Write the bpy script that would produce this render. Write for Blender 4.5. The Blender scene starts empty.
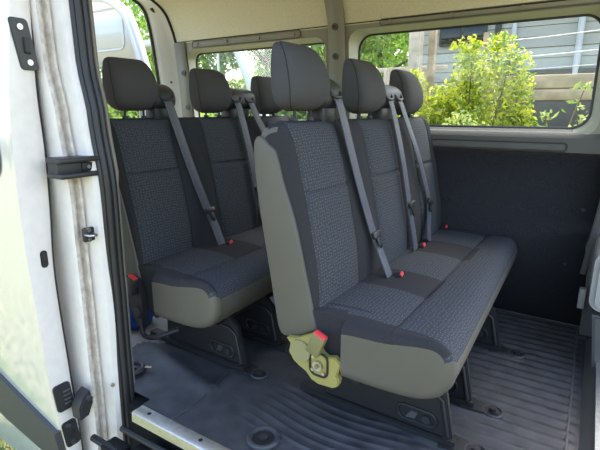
import bpy, bmesh, math, random
from mathutils import Vector, Matrix
random.seed(7)
scene = bpy.context.scene
COL = scene.collection
R = math.radians

# ------------------------------------------------------------------ materials
def mat(name, col, rough=.6, metal=0., spec=.5, noise=0., nscale=30., bump=0., bscale=400., coat=0.):
    m = bpy.data.materials.new(name); m.use_nodes = True
    nt = m.node_tree; b = nt.nodes['Principled BSDF']
    b.inputs['Base Color'].default_value = (*col, 1)
    b.inputs['Roughness'].default_value = rough
    b.inputs['Metallic'].default_value = metal
    b.inputs['Specular IOR Level'].default_value = spec
    if coat:
        b.inputs['Coat Weight'].default_value = coat
        b.inputs['Coat Roughness'].default_value = .03
    tc = nt.nodes.new('ShaderNodeTexCoord')
    if noise:
        n = nt.nodes.new('ShaderNodeTexNoise'); n.inputs['Scale'].default_value = nscale; n.inputs['Detail'].default_value = 6
        nt.links.new(tc.outputs['Object'], n.inputs['Vector'])
        r = nt.nodes.new('ShaderNodeMapRange'); r.inputs['To Min'].default_value = 1 - noise; r.inputs['To Max'].default_value = 1 + noise
        r.inputs['From Min'].default_value = .3; r.inputs['From Max'].default_value = .7
        nt.links.new(n.outputs['Fac'], r.inputs['Value'])
        mx = nt.nodes.new('ShaderNodeMix'); mx.data_type = 'RGBA'; mx.blend_type = 'MULTIPLY'; mx.inputs['Factor'].default_value = 1
        mx.inputs['A'].default_value = (*col, 1)
        nt.links.new(r.outputs['Result'], mx.inputs['B'])
        nt.links.new(mx.outputs['Result'], b.inputs['Base Color'])
    if bump:
        n2 = nt.nodes.new('ShaderNodeTexNoise'); n2.inputs['Scale'].default_value = bscale
        nt.links.new(tc.outputs['Object'], n2.inputs['Vector'])
        bp = nt.nodes.new('ShaderNodeBump'); bp.inputs['Strength'].default_value = bump; bp.inputs['Distance'].default_value = .002
        nt.links.new(n2.outputs['Fac'], bp.inputs['Height'])
        nt.links.new(bp.outputs['Normal'], b.inputs['Normal'])
    return m

def fabric(name, base, dot, scale=62):
    m = mat(name, base, .95, spec=.15, bump=.25, bscale=700)
    nt = m.node_tree; b = nt.nodes['Principled BSDF']
    tc = nt.nodes.new('ShaderNodeTexCoord')
    v = nt.nodes.new('ShaderNodeTexVoronoi'); v.voronoi_dimensions = '2D'; v.inputs['Scale'].default_value = scale; v.inputs['Randomness'].default_value = .45
    sp = nt.nodes.new('ShaderNodeSeparateXYZ'); ad = nt.nodes.new('ShaderNodeMath'); ad.operation = 'SUBTRACT'; cb = nt.nodes.new('ShaderNodeCombineXYZ')
    nt.links.new(tc.outputs['Object'], sp.inputs[0]); nt.links.new(sp.outputs['Z'], ad.inputs[0]); nt.links.new(sp.outputs['X'], ad.inputs[1])
    nt.links.new(sp.outputs['Y'], cb.inputs['X']); nt.links.new(ad.outputs[0], cb.inputs['Y']); nt.links.new(cb.outputs[0], v.inputs['Vector'])
    r = nt.nodes.new('ShaderNodeMapRange'); r.inputs['From Min'].default_value = .07; r.inputs['From Max'].default_value = .24
    r.inputs['To Min'].default_value = 1; r.inputs['To Max'].default_value = 0
    nt.links.new(v.outputs['Distance'], r.inputs['Value'])
    n = nt.nodes.new('ShaderNodeTexNoise'); n.inputs['Scale'].default_value = 260
    nt.links.new(tc.outputs['Object'], n.inputs['Vector'])
    m1 = nt.nodes.new('ShaderNodeMix'); m1.data_type = 'RGBA'
    m1.inputs['A'].default_value = (*[c*.75 for c in base], 1); m1.inputs['B'].default_value = (*[c*1.3 for c in base], 1)
    nt.links.new(n.outputs['Fac'], m1.inputs['Factor'])
    m2 = nt.nodes.new('ShaderNodeMix'); m2.data_type = 'RGBA'; m2.inputs['B'].default_value = (*dot, 1)
    nt.links.new(m1.outputs['Result'], m2.inputs['A']); nt.links.new(r.outputs['Result'], m2.inputs['Factor'])
    nt.links.new(m2.outputs['Result'], b.inputs['Base Color'])
    return m

def glass(name, tint=(1, 1, 1), gl=.06):
    m = bpy.data.materials.new(name); m.use_nodes = True; nt = m.node_tree; nt.nodes.clear()
    o = nt.nodes.new('ShaderNodeOutputMaterial'); t = nt.nodes.new('ShaderNodeBsdfTransparent'); g = nt.nodes.new('ShaderNodeBsdfGlossy')
    t.inputs['Color'].default_value = (*tint, 1); g.inputs['Roughness'].default_value = .02
    mx = nt.nodes.new('ShaderNodeMixShader'); mx.inputs['Fac'].default_value = gl
    nt.links.new(t.outputs[0], mx.inputs[1]); nt.links.new(g.outputs[0], mx.inputs[2]); nt.links.new(mx.outputs[0], o.inputs['Surface'])
    return m

def leafmat(name, c1, c2, trans=.5, nscale=3.):
    m = bpy.data.materials.new(name); m.use_nodes = True; nt = m.node_tree; nt.nodes.clear()
    o = nt.nodes.new('ShaderNodeOutputMaterial'); d = nt.nodes.new('ShaderNodeBsdfPrincipled'); t = nt.nodes.new('ShaderNodeBsdfTranslucent')
    d.inputs['Roughness'].default_value = .45
    g = nt.nodes.new('ShaderNodeNewGeometry')
    mx = nt.nodes.new('ShaderNodeMix'); mx.data_type = 'RGBA'; mx.inputs['A'].default_value = (*c1, 1); mx.inputs['B'].default_value = (*c2, 1)
    nt.links.new(g.outputs['Random Per Island'], mx.inputs['Factor'])
    nt.links.new(mx.outputs['Result'], d.inputs['Base Color']); nt.links.new(mx.outputs['Result'], t.inputs['Color'])
    s = nt.nodes.new('ShaderNodeMixShader'); s.inputs['Fac'].default_value = trans
    nt.links.new(d.outputs[0], s.inputs[1]); nt.links.new(t.outputs[0], s.inputs[2]); nt.links.new(s.outputs[0], o.inputs['Surface'])
    return m

M = dict(
    pattern=fabric('pattern_fabric', (.050, .054, .063), (.135, .14, .145), 72),
    dark=mat('plain_dark_fabric', (.040, .039, .042), .95, spec=.1, noise=.15, nscale=300, bump=.2, bscale=900),
    vinyl=mat('grey_vinyl', (.104, .094, .076), .5, noise=.05, nscale=8, bump=.12, bscale=500),
    head=mat('headrest_fabric', (.070, .068, .070), .85, spec=.2, noise=.08, nscale=300, bump=.2, bscale=900),
    piping=mat('seam_thread', (.02, .02, .022), .9),
    hood=mat('black_plastic', (.028, .028, .030), .45, bump=.1, bscale=600),
    black=mat('satin_black_steel', (.013, .013, .015), .55),
    belt=mat('belt_webbing', (.085, .09, .112), .5, noise=.15, nscale=90),
    red=mat('red_button', (.72, .05, .06), .4),
    olive=mat('olive_plastic', (.19, .175, .075), .4),
    bracket=mat('yellow_lit_bracket', (.33, .285, .085), .45, noise=.05, nscale=20),  # yellow flare and grass bounce mixed into the plastic's colour
    tintcap=mat('yellow_lit_cap', (.27, .25, .12), .5),  # cap carries the same yellow light in its colour
    steel=mat('steel', (.55, .55, .55), .3, metal=1),
    chrome=mat('bright_screw', (.7, .7, .7), .25, metal=1),
    mattblack=mat('matt_black_plastic', (.013, .013, .014), .8, spec=.2),
    alu=mat('brushed_aluminium', (.80, .80, .80), .38, metal=1, noise=.1, nscale=60),
    rubber=mat('rubber_floor', (.045, .046, .051), .55, noise=.35, nscale=14, bump=.35, bscale=220),
    dusty=mat('dusty_floor', (.21, .21, .215), .7, noise=.35, nscale=9, bump=.3, bscale=150),
    seal=mat('door_rubber_seal', (.020, .020, .023), .38),
    tan=mat('tan_trim_edge', (.20, .175, .145), .6),
    white=mat('white_paint', (.64, .63, .59), .28, coat=.5),
    doorpaint=mat('white_door_paint', (.80, .80, .76), .10, metal=.45, coat=1.),
    jamb=mat('dusty_white_paint', (.76, .71, .66), .4, noise=.04, nscale=26),
    dirt=mat('dirty_channel', (.58, .52, .45), .7, noise=.22, nscale=40),
    trim=mat('grey_cream_trim', (.27, .26, .22), .6, noise=.05, nscale=300, bump=.1, bscale=700),
    reveal=mat('pale_reveal', (.44, .44, .36), .5),
    lowtrim=mat('shaded_lower_trim', (.095, .092, .088), .55, bump=.1, bscale=700),  # same material as the upper trim, darkened to paint in its shade
    liner=mat('cream_headliner', (.66, .61, .47), .95, spec=.1, noise=.10, nscale=160, bump=.3, bscale=500),
    carpet=mat('charcoal_carpet', (.026, .026, .030), .95, spec=.1, noise=.35, nscale=240, bump=.4, bscale=500),
    glass=glass('window_glass', (.96, .98, .96), .025),
    darkglass=mat('tinted_glass', (.012, .014, .014), .05),
    blue=mat('blue_cloth', (.02, .07, .32), .8, noise=.3, nscale=30),
    clad=mat('grey_cladding', (.062, .062, .060), .6),
    grass=mat('lawn', (.20, .185, .085), .9, noise=.55, nscale=9, bump=.8, bscale=60),
    siding=mat('grey_siding', (.46, .44, .39), .7, noise=.06, nscale=3),
    found=mat('dark_boards', (.075, .070, .062), .8, noise=.2, nscale=6),
    wood=mat('weathered_wood', (.42, .31, .19), .8, noise=.3, nscale=7),
    palewood=mat('pale_wood', (.55, .45, .34), .8, noise=.2, nscale=9),
    bark=mat('bark', (.16, .12, .08), .9, noise=.3, nscale=12),
    wire=mat('wire', (.6, .6, .6), .4, metal=.8),
    palegrey=mat('pale_grey_plastic', (.36, .35, .33), .55),
    cloth=mat('pale_cloth', (.62, .62, .64), .8),
    leafy=leafmat('yellow_green_leaf', (.10, .24, .02), (.78, .76, .06), .45),
    leafg=leafmat('green_leaf', (.16, .34, .05), (.42, .56, .12), .5),
    leafv=leafmat('pale_leaf', (.12, .26, .03), (.66, .68, .22), .4),
    leaft=leafmat('tree_leaf', (.12, .24, .05), (.46, .58, .20), .5),
    pink=leafmat('pink_petal', (.80, .18, .45), (.95, .40, .65), .4),
)

# ------------------------------------------------------------------ builders
def link(o, parent=None):
    COL.objects.link(o)
    if parent: o.parent = parent
    return o

def mesh_obj(name, verts, faces, mats, parent=None, idx=None, smooth=True, angle=40):
    me = bpy.data.meshes.new(name)
    me.from_pydata([tuple(v) for v in verts], [], faces)
    if not isinstance(mats, (list, tuple)): mats = [mats]
    for m in mats: me.materials.append(m)
    if idx: me.polygons.foreach_set('material_index', idx)
    bm = bmesh.new(); bm.from_mesh(me); bmesh.ops.recalc_face_normals(bm, faces=bm.faces)
    if smooth:
        for f in bm.faces: f.smooth = True
        for e in bm.edges:
            if len(e.link_faces) == 2 and e.calc_face_angle(0) > R(angle): e.smooth = False
    bm.to_mesh(me); bm.free(); me.update()
    return link(bpy.data.objects.new(name, me), parent)

def bm_obj(name, bm, mats, parent=None, angle=40):
    if not isinstance(mats, (list, tuple)): mats = [mats]
    bmesh.ops.recalc_face_normals(bm, faces=bm.faces)
    for f in bm.faces: f.smooth = True
    for e in bm.edges:
        if len(e.link_faces) == 2 and e.calc_face_angle(0) > R(angle): e.smooth = False
    me = bpy.data.meshes.new(name); bm.to_mesh(me); bm.free()
    for m in mats: me.materials.append(m)
    return link(bpy.data.objects.new(name, me), parent)

def add_box(bm, c, s, bev=0., rot=None, seg=2, mi=0):
    r = bmesh.ops.create_cube(bm, size=1)
    vs = r['verts']
    for v in vs: v.co = Vector((v.co.x*s[0], v.co.y*s[1], v.co.z*s[2]))
    if bev:
        es = list({e for v in vs for e in v.link_edges})
        g = bmesh.ops.bevel(bm, geom=es, offset=bev, segments=seg, affect='EDGES', profile=.5)
        vs = list({v for f in g['faces'] for v in f.verts} | {v for v in vs if v.is_valid})
    mtx = Matrix.Translation(Vector(c))
    if rot is not None: mtx = mtx @ rot
    allv = set(vs); stack = list(vs)
    while stack:
        v = stack.pop()
        for e in v.link_edges:
            w = e.other_vert(v)
            if w not in allv: allv.add(w); stack.append(w)
    for v in allv: v.co = mtx @ v.co
    for f in {f for v in allv for f in v.link_faces}: f.material_index = mi
    return allv

def box(name, c, s, m, parent=None, bev=.004, rot=None, seg=2):
    bm = bmesh.new(); add_box(bm, c, s, min(bev, min(s)*.45), rot, seg); return bm_obj(name, bm, m, parent)

def add_cyl(bm, a, b, r, r2=None, n=16):
    a = Vector(a); b = Vector(b); d = b - a
    q = Vector((0, 0, 1)).rotation_difference(d.normalized()).to_matrix().to_4x4()
    bmesh.ops.create_cone(bm, cap_ends=True, segments=n, radius1=r, radius2=r if r2 is None else r2, depth=d.length,
                          matrix=Matrix.Translation((a+b)/2) @ q)

def cyl(name, a, b, r, m, parent=None, r2=None, n=16):
    bm = bmesh.new(); add_cyl(bm, a, b, r, r2, n); return bm_obj(name, bm, m, parent)

def tube_vf(pts, r, n=10, closed=False):
    pts = [Vector(p) for p in pts]; vs = []; fs = []; N = len(pts)
    up = None
    for i, p in enumerate(pts):
        if closed: t = pts[(i+1) % N] - pts[i-1]
        else: t = pts[min(i+1, N-1)] - pts[max(i-1, 0)]
        t.normalize()
        if up is None: up = t.orthogonal().normalized()
        up = (up - t*up.dot(t)).normalized(); w = t.cross(up)
        rr = r[i] if isinstance(r, (list, tuple)) else r
        for k in range(n):
            a = 2*math.pi*k/n; vs.append(p + up*math.cos(a)*rr + w*math.sin(a)*rr)
    for i in range(N if closed else N-1):
        j = (i+1) % N
        for k in range(n):
            l = (k+1) % n; fs.append((i*n+k, i*n+l, j*n+l, j*n+k))
    if not closed:
        fs.append(tuple(range(n))[::-1]); fs.append(tuple((N-1)*n+k for k in range(n)))
    return vs, fs

def tube(name, pts, r, m, parent=None, n=10, closed=False):
    v, f = tube_vf(pts, r, n, closed); return mesh_obj(name, v, f, m, parent)

def spline(pts, k=6, closed=False):
    P = [Vector(p) for p in pts]; N = len(P); out = []
    for i in range(N if closed else N-1):
        p1, p2 = P[i], P[(i+1) % N]
        p0 = P[i-1] if (closed or i > 0) else p1*2-p2
        p3 = P[(i+2) % N] if (closed or i+2 < N) else p2*2-p1
        for s in range(k):
            t = s/k
            out.append(.5*((2*p1)+(p2-p0)*t+(2*p0-5*p1+4*p2-p3)*t*t+(3*p1-p0-3*p2+p3)*t**3))
    if not closed: out.append(P[-1])
    return out

def prism_vf(poly, axis, a, b):
    """polygon (u,v) extruded along axis from a to b; axis 'x': (y,z); 'y': (x,z); 'z': (x,y)"""
    def pt(u, v, w): return {'x': (w, u, v), 'y': (u, w, v), 'z': (u, v, w)}[axis]
    n = len(poly); vs = [pt(u, v, a) for u, v in poly] + [pt(u, v, b) for u, v in poly]
    fs = [tuple(range(n))[::-1], tuple(range(n, 2*n))] + [(i, (i+1) % n, n+(i+1) % n, n+i) for i in range(n)]
    return vs, fs

def prism(name, poly, axis, a, b, m, parent=None, bev=0.):
    v, f = prism_vf(poly, axis, a, b)
    bm = bmesh.new(); bv = [bm.verts.new(p) for p in v]
    for q in f: bm.faces.new([bv[i] for i in q])
    if bev:
        bmesh.ops.recalc_face_normals(bm, faces=bm.faces)
        big = [x for x in bm.faces if len(x.verts) == len(poly)]
        es = list({e for x in big[:2] for e in x.edges})
        bmesh.ops.bevel(bm, geom=es, offset=bev, segments=2, affect='EDGES')
    return bm_obj(name, bm, m, parent)

def rrect(u0, u1, v0, v1, r, n=6):
    out = []
    for cx, cy, a0 in ((u1-r, v1-r, 0), (u0+r, v1-r, 90), (u0+r, v0+r, 180), (u1-r, v0+r, 270)):
        for i in range(n+1):
            a = R(a0+90*i/n); out.append((cx+r*math.cos(a), cy+r*math.sin(a)))
    return out

def inset_loop(prof, d):
    """shrink closed (x,z) profile along its inward normals"""
    n = len(prof); area = sum(prof[i].x*prof[(i+1) % n].y-prof[(i+1) % n].x*prof[i].y for i in range(n))
    sg = 1 if area > 0 else -1; out = []
    for i in range(n):
        t = (prof[(i+1) % n]-prof[i-1]).normalized()
        out.append(prof[i] + Vector((-t.y, t.x))*d*sg)
    return out

def loft(prof, cols, tagf):
    """prof closed list of Vector2 (x,z); cols list of (y, inset, front-offset fn or None); returns {tag:(verts,faces,idx)}"""
    n = len(prof); rings = []
    for y, ins, fn in cols:
        lp = inset_loop(prof, ins) if ins else prof
        row = []
        for i, p in enumerate(lp):
            d = fn(i, p) if fn else 0
            if not isinstance(d, tuple): d = (d, 0, 0)
            row.append(Vector((p.x+d[0], y+d[1], p.y+d[2])))
        rings.append(row)
    allv = [v for r in rings for v in r]; groups = {}
    def add(tag, mi, f):
        g = groups.setdefault(tag, ([], [])); g[0].append(f); g[1].append(mi)
    for j in range(len(rings)-1):
        for i in range(n):
            k = (i+1) % n
            f = (j*n+i, j*n+k, (j+1)*n+k, (j+1)*n+i)
            c = sum((allv[q] for q in f), Vector())/4
            tag, mi = tagf(i, j, c); add(tag, mi, f)
    for j, base in ((-1, 0), (len(rings), (len(rings)-1)*n)):
        cc = sum((allv[base+i] for i in range(n)), Vector())/n
        tag, mi = tagf(-1, j, cc); add(tag, mi, tuple(base+i for i in range(n)))
    out = {}
    for t, (fs, mi) in groups.items():
        used = sorted({q for f in fs for q in f}); mp = {q: a for a, q in enumerate(used)}
        out[t] = ([allv[q] for q in used], [tuple(mp[q] for q in f) for f in fs], mi)
    return out

def empty(name, loc, rz=0.):
    o = bpy.data.objects.new(name, None); o.location = loc; o.rotation_euler = (0, 0, rz); o.empty_display_size = .1
    COL.objects.link(o); return o

def tag(o, label=None, cat=None, group=None, kind=None):
    if label: o['label'] = label
    if cat: o['category'] = cat
    if group: o['group'] = group
    if kind: o['kind'] = kind
    return o

def struct(o, label=None, cat=None):
    return tag(o, label, cat, None, 'structure')

# ------------------------------------------------------------------ the van shell
YF = 2.70                      # foot of the far wall
def yw(z): return 2.66-.085*(z-.91)
XR, XF = -2.78, .42            # rear end and front end of the built shell

# floor: ribbed rubber mat in front, smooth formed rubber further back
def floor_h(x, y):
    h = 0.
    if -.42 < x < .075 and 1.12 < y < 2.66:                 # fore-aft ribs
        e = min((x+.42)/.05, (.075-x)/.02, 1.)
        h += .009*max(0, e)*(.5+.5*math.cos(2*math.pi*y/.058))**.6
    if -1.0 < x <= -.42 and 1.10 < y < 1.42:                # wavy fore-aft ribs beside the near legs
        e = min((x+1.0)/.1, (y-1.10)/.03, (1.42-y)/.03, 1.)
        yy = y+.03*math.sin((x+.9)*7)
        h += .006*max(0, e)*(.5+.5*math.cos(2*math.pi*yy/.040))**3
    d = y-1.10-.25*(x+1.75)                                  # soft fold over the wheel-arch ramp
    if x < -1.195-.18*max(0, y-1.16):
        h += .022*math.exp(-((y-1.31+.2*(x+1.75))/.05)**2)
        h -= .006
    h += .03*math.exp(-(((x+.843)/.05)**2+((y-1.078)/.05)**2)*0) * 0
    return h
nx, ny = 190, 400
vs = []; fs = []; mi = []
for j in range(ny+1):
    y = .935+(YF+.02-.935)*j/ny
    for i in range(nx+1):
        x = XR-.2+(XF-XR+.2)*i/nx
        vs.append((x, y, floor_h(x, y)))
for j in range(ny):
    for i in range(nx):
        if vs[j*(nx+1)+i][0] < -1.375 and vs[j*(nx+1)+i][1] < 1.03: continue      # the mat stops at the door seal
        fs.append((j*(nx+1)+i, j*(nx+1)+i+1, (j+1)*(nx+1)+i+1, (j+1)*(nx+1)+i))
        x, y, z = vs[fs[-1][0]]
        mi.append(1 if x < -1.66+.08*math.sin(y*9)+.3*(y-1.4) else 0)
floor = struct(mesh_obj('floor', vs, fs, [M['rubber'], M['dusty']], idx=mi, angle=60))
# mat joint, sunk anchor wells
struct(tube('trim_1', [(-1.194, .985, .0), (-1.194, 1.08, .0), (-1.197, 1.16, .002), (-1.215, 1.27, .002), (-1.236, 1.39, .0)], .004, M['rubber']))

def anchor_well(x, y, r, label):
    e = empty('floor_anchor', (x, y, .004)); tag(e, label, 'floor anchor')
    ring = [(r*math.cos(a), r*math.sin(a)*1., .003) for a in [2*math.pi*k/28 for k in range(28)]]
    tube('ring', ring, .010, M['rubber'], e, 8, True)
    cyl('well', (0, 0, -.006), (0, 0, .002), r*.92, M['black'], e, n=28)
    cyl('bolt', (0, 0, .002), (0, 0, .010), r*.35, M['hood'], e, n=6)
    return e
anchor_well(-.843, 1.085, .050, 'round sunken floor anchor in front of the near step strip, ribbed mat beside it')
anchor_well(-1.60, 1.13, .045, 'round dark floor anchor hole beside the black door seal')

# far wall: charcoal lower panel
def wall_strip(name, pts, x0, x1, m, nx=1):
    vs = []; fs = []
    n = len(pts)
    for k in range(nx+1):
        x = x0+(x1-x0)*k/nx
        vs += [(x, y, z) for y, z in pts]
    for k in range(nx):
        for i in range(n-1): fs.append((k*n+i, k*n+i+1, (k+1)*n+i+1, (k+1)*n+i))
    o = mesh_obj(name, vs, fs, m)
    sm = o.modifiers.new('thick', 'SOLIDIFY'); sm.thickness = .015; sm.offset = 0
    return o
wall_low = struct(wall_strip('wall_left', [(YF, -.01), (2.695, .3), (2.675, .905)], XR, XF, M['carpet']))
def screw(parent, p, axis, r=.008, m=None):
    a = Vector(p); return cyl('screw', a, a+Vector(axis)*.005, r, m or M['black'], parent, n=10)
for p in ((-.66, 2.675, .62), (-.005, 2.675, .63), (-.05, 2.682, .33), (.05, 2.688, .14), (-.35, 2.68, .45)):
    screw(wall_low, p, (0, -1, 0), .009)

# upper wall trim with two rounded window openings
def win_wall(name, x0, x1, z0, z1, holes, m):
    bm = bmesh.new(); loops = []
    def ring(pts):
        v = [bm.verts.new((x, yw(z), z)) for x, z in pts]
        e = [bm.edges.new((v[i], v[(i+1) % len(v)])) for i in range(len(v))]; loops.extend(e); return v
    n = 24
    outer = [(x0+(x1-x0)*i/n, z0) for i in range(n)] + [(x1, z0+(z1-z0)*i/6) for i in range(6)] + [(x1-(x1-x0)*i/n, z1) for i in range(n)] + [(x0, z1-(z1-z0)*i/6) for i in range(6)]
    ring(outer)
    for h in holes: ring(h)
    bmesh.ops.triangle_fill(bm, use_beauty=True, use_dissolve=False, edges=loops)
    o = bm_obj(name, bm, m)
    return o
W2 = (-1.315, .005, .995, 1.578, .075)      # opening in the trim: x0,x1,z0,z1,radius
W1 = (-2.655, -1.475, .995, 1.556, .075)
wall_up = struct(win_wall('trim_2', XR, XF, .905, 1.62, [rrect(*W1), rrect(*W2)], M['trim']))
def window(idx, W, P):
    """reveal from trim opening W to pane P set deeper at y=2.70"""
    a = rrect(*W); b = rrect(*P); n = len(a); YP = 2.705
    vs = [(x, yw(z)-.004, z) for x, z in a]
    mid = [(.6*a[i][0]+.4*b[i][0], 2.655, .6*a[i][1]+.4*b[i][1]) for i in range(n)]
    vs += mid + [(x, YP, z) for x, z in b]
    fs = [(k*n+i, k*n+(i+1) % n, (k+1)*n+(i+1) % n, (k+1)*n+i) for k in range(2) for i in range(n)]
    w = struct(mesh_obj('window_%d' % idx, vs, fs, M['reveal'], angle=70))
    c = Vector(((P[0]+P[1])/2, YP, (P[2]+P[3])/2))
    tube('rubber_gasket', [(x, YP-.002, z) for x, z in b], .008, M['seal'], w, 8, True)
    v, f = prism_vf(rrect(P[0]-.005, P[1]+.005, P[2]-.005, P[3]+.005, P[4]), 'y', YP+.002, YP+.006)
    mesh_obj('pane', v, f, M['glass'], w, smooth=False)
    return w
window(2, W2, (-1.29, -.035, 1.03, 1.558, .085))
window(1, W1, (-2.665, -1.497, 1.03, 1.535, .06))
# slim recessed rails with clips
def rail(n, x0, x1, z0, z1, m):
    zc = (z0+z1)/2; y = yw(zc)
    t = struct(prism('trim_%d' % n, rrect(x0, x1, z0, z1, (z1-z0)*.48), 'y', y-.008, y+.004, m, bev=.003))
    tube('rail_groove', [(x, y-.011, z) for x, z in rrect(x0-.004, x1+.004, z0-.004, z1+.004, (z1-z0)*.5)], .0026, M['lowtrim'], t, 6, True)
    k = 4
    for i in range(k):
        x = x0+(x1-x0)*(.05+.9*i/(k-1)); cyl('clip', (x, y-.018, zc), (x, y-.01, zc), .010, m, t, n=12)
    return t
rail(3, -2.585, -1.65, 1.566, 1.602, M['trim'])
rail(4, -1.11, .02, 1.588, 1.612, M['trim'])
# lower ledge below the windows
vs = []; prof = [(2.655, .905), (2.63, .915), (2.625, .985), (2.638, 1.000), (2.70, 1.03)]
led = struct(wall_strip('trim_5', prof, XR, XF, M['lowtrim'])); led.modifiers.clear()
t6 = struct(prism('trim_6', rrect(-1.2, -.118, .925, .957, .015), 'y', 2.614, 2.635, M['lowtrim'], bev=.004))
tube('rail_groove', [(x, 2.617, z) for x, z in rrect(-1.204, -.114, .921, .961, .016)], .0035, M['hood'], t6, 6, True)
for x in (-.62, -.40, -.17): cyl('clip', (x, 2.606, .941), (x, 2.616, .941), .009, M['lowtrim'], t6, n=12)

# headliner and roof
sec = [(2.605, 1.605), (2.60, 1.62), (2.575, 1.697), (2.517, 1.804), (2.414, 1.873), (2.25, 1.915), (1.85, 1.94), (1.45, 1.915), (1.29, 1.873), (1.20, 1.80), (1.14, 1.70), (1.10, 1.60)]
sec = [(v.x, v.y) for v in spline(sec, 5)]
ceil = struct(wall_strip('ceiling', sec, XR+.02, XF, M['liner'], 2))
tube('liner_edge', [(XR+.02, sec[1][0]-.008, 1.612), (XF, sec[1][0]-.008, 1.612)], .004, M['piping'], ceil, 6)
tube('liner_end', [(XR+.02, y-.008 if y > 1.85 else y+.008, z-.006) for y, z in sec], .010, M['piping'], ceil, 8)
# side pillar between the two windows, rising into the roof bow
pts = [(yw(.995)-.012, .995), (yw(1.3)-.014, 1.3), (yw(1.6)-.012, 1.6)] + [(y-.012 if y > 2.3 else y, z-.010) for y, z in sec[5:30]]
bow = struct(wall_strip('trim_7', pts, -1.445, -1.335, M['trim']))
for z in (1.60, 1.435):
    cyl('bolt', (-1.395, yw(z)-.03, z), (-1.395, yw(z)-.008, z), .020, M['lowtrim'], bow, n=14)
    cyl('bolt_recess', (-1.395, yw(z)-.032, z), (-1.395, yw(z)-.03, z), .009, M['hood'], bow, n=12)
rb = struct(wall_strip('trim_8', [(yw(.96)-.01, .96), (yw(1.3)-.01, 1.3), (yw(1.61)-.01, 1.61)], -2.77, -2.665, M['trim']))
for z in (1.39, 1.14):
    cyl('bolt', (-2.695, yw(z)-.032, z), (-2.695, yw(z)-.008, z), .020, M['lowtrim'], rb, n=14)
    cyl('bolt_recess', (-2.695, yw(z)-.034, z), (-2.695, yw(z)-.03, z), .010, M['hood'], rb, n=12)
# outer roof and far outer skin
struct(wall_strip('wall_roof_skin', [(2.76, 1.60), (2.70, 1.78), (2.55, 1.93), (2.2, 2.0), (1.5, 2.0), (1.1, 1.93), (.98, 1.75)], -2.95, XF, M['white']))

# rear opening frame, painted
A = [(2.70, -.02), (2.68, .6), (2.665, 1.143), (2.650, 1.427), (2.622, 1.562), (2.575, 1.697), (2.517, 1.804), (2.414, 1.873), (2.25, 1.915), (1.85, 1.94), (1.2, 1.90)]
B = [(2.60, -.02), (2.59, .6), (2.572, 1.143), (2.545, 1.42), (2.525, 1.60), (2.505, 1.72), (2.47, 1.83), (2.39, 1.888), (2.25, 1.91), (1.85, 1.92), (1.2, 1.88)]
As = spline(A, 4); Bs = spline(B, 4); n = len(As); vs = []
for k in range(n): vs.append((XR, As[k].x, As[k].y))
for k in range(n): vs.append((XR-.06, As[k].x*.65+Bs[k].x*.35, As[k].y*.65+Bs[k].y*.35+.0))
for k in range(n): vs.append((XR-.10, As[k].x*.2+Bs[k].x*.8-.01, As[k].y*.2+Bs[k].y*.8))
for k in range(n): vs.append((-2.93, Bs[k].x, Bs[k].y))
for k in range(n): vs.append((-2.96, Bs[k].x+.10, Bs[k].y+.05))
fs = [(r*n+i, r*n+i+1, (r+1)*n+i+1, (r+1)*n+i) for r in range(4) for i in range(n-1)]
rear = struct(mesh_obj('wall_rear', vs, fs, M['white'], angle=60))
tube('rubber_seal', [(-2.93, b.x-.008, b.y-.004) for b in Bs], .011, M['seal'], rear, 8)
tube('door_check_arm', spline([(-2.86, 2.47, 1.845), (-2.86, 2.53, 1.80), (-2.86, 2.555, 1.74)], 6), .016, M['hood'], rear, 10)
for z in (1.5, 1.33, 1.18): cyl('plug', (-2.85, 2.61, z), (-2.85, 2.60, z), .008, M['hood'], rear, n=10)

# near side: rear jamb of the sliding-door opening, seal and guide rail
def jx(z):      # fore-aft drift of the jamb with height
    P = [(-.4, -1.475), (.07, -1.461), (.5, -1.452), (.84, -1.444), (1.09, -1.471), (1.29, -1.503), (1.6, -1.505), (1.9, -1.48)]
    if z <= P[0][0]: return P[0][1]
    for (a, b), (c, d) in zip(P, P[1:]):
        if z <= c:
            t = (z-a)/(c-a); t = t*t*(3-2*t); return b+(d-b)*t
    return P[-1][1]
prof = [(-.50, -.10), (-.13, -.105), (-.095, -.105), (-.085, -.100), (-.085, -.088), (-.105, -.085), (-.105, -.070), (-.080, -.066), (-.080, -.058),
        (-.092, -.056), (-.092, -.048), (-.055, -.044), (-.040, -.038), (-.030, -.020), (-.030, .0), (-.045, .012), (-.05, .05), (-.30, .05)]
zs = [-.42+.055*i for i in range(43)]
vs = []; fs = []; idx = []
np_ = len(prof)
for z in zs:
    bulge = .012*math.exp(-((z-.35)/.3)**2)
    for k, (dx, dy) in enumerate(prof):
        vs.append((jx(z)+dx+(bulge if 10 < k < 15 else 0), 1.0+dy, z))
for j in range(len(zs)-1):
    for i in range(np_-1):
        fs.append((j*np_+i, j*np_+i+1, (j+1)*np_+i+1, (j+1)*np_+i)); idx.append(1 if 3 <= i <= 9 else 0)
jamb = struct(mesh_obj('wall_right', vs, fs, [M['jamb'], M['dirt']], idx=idx, angle=35))
for dx, dy, rad, nm in ((-.020, .005, .015, 'rubber_seal'), (-.014, .026, .012, 'rubber_seal_lip'), (-.026, -.012, .009, 'rubber_seal_bead')):
    tube(nm, [(jx(z)+dx, 1.0+dy, z) for z in zs], rad, M['seal'], jamb, 10)
tube('trim_edge', [(jx(z)-.016-(.012 if z < .9 else 0), 1.048, z) for z in zs if z > -.02], .008, M['tan'], jamb, 8)
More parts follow.
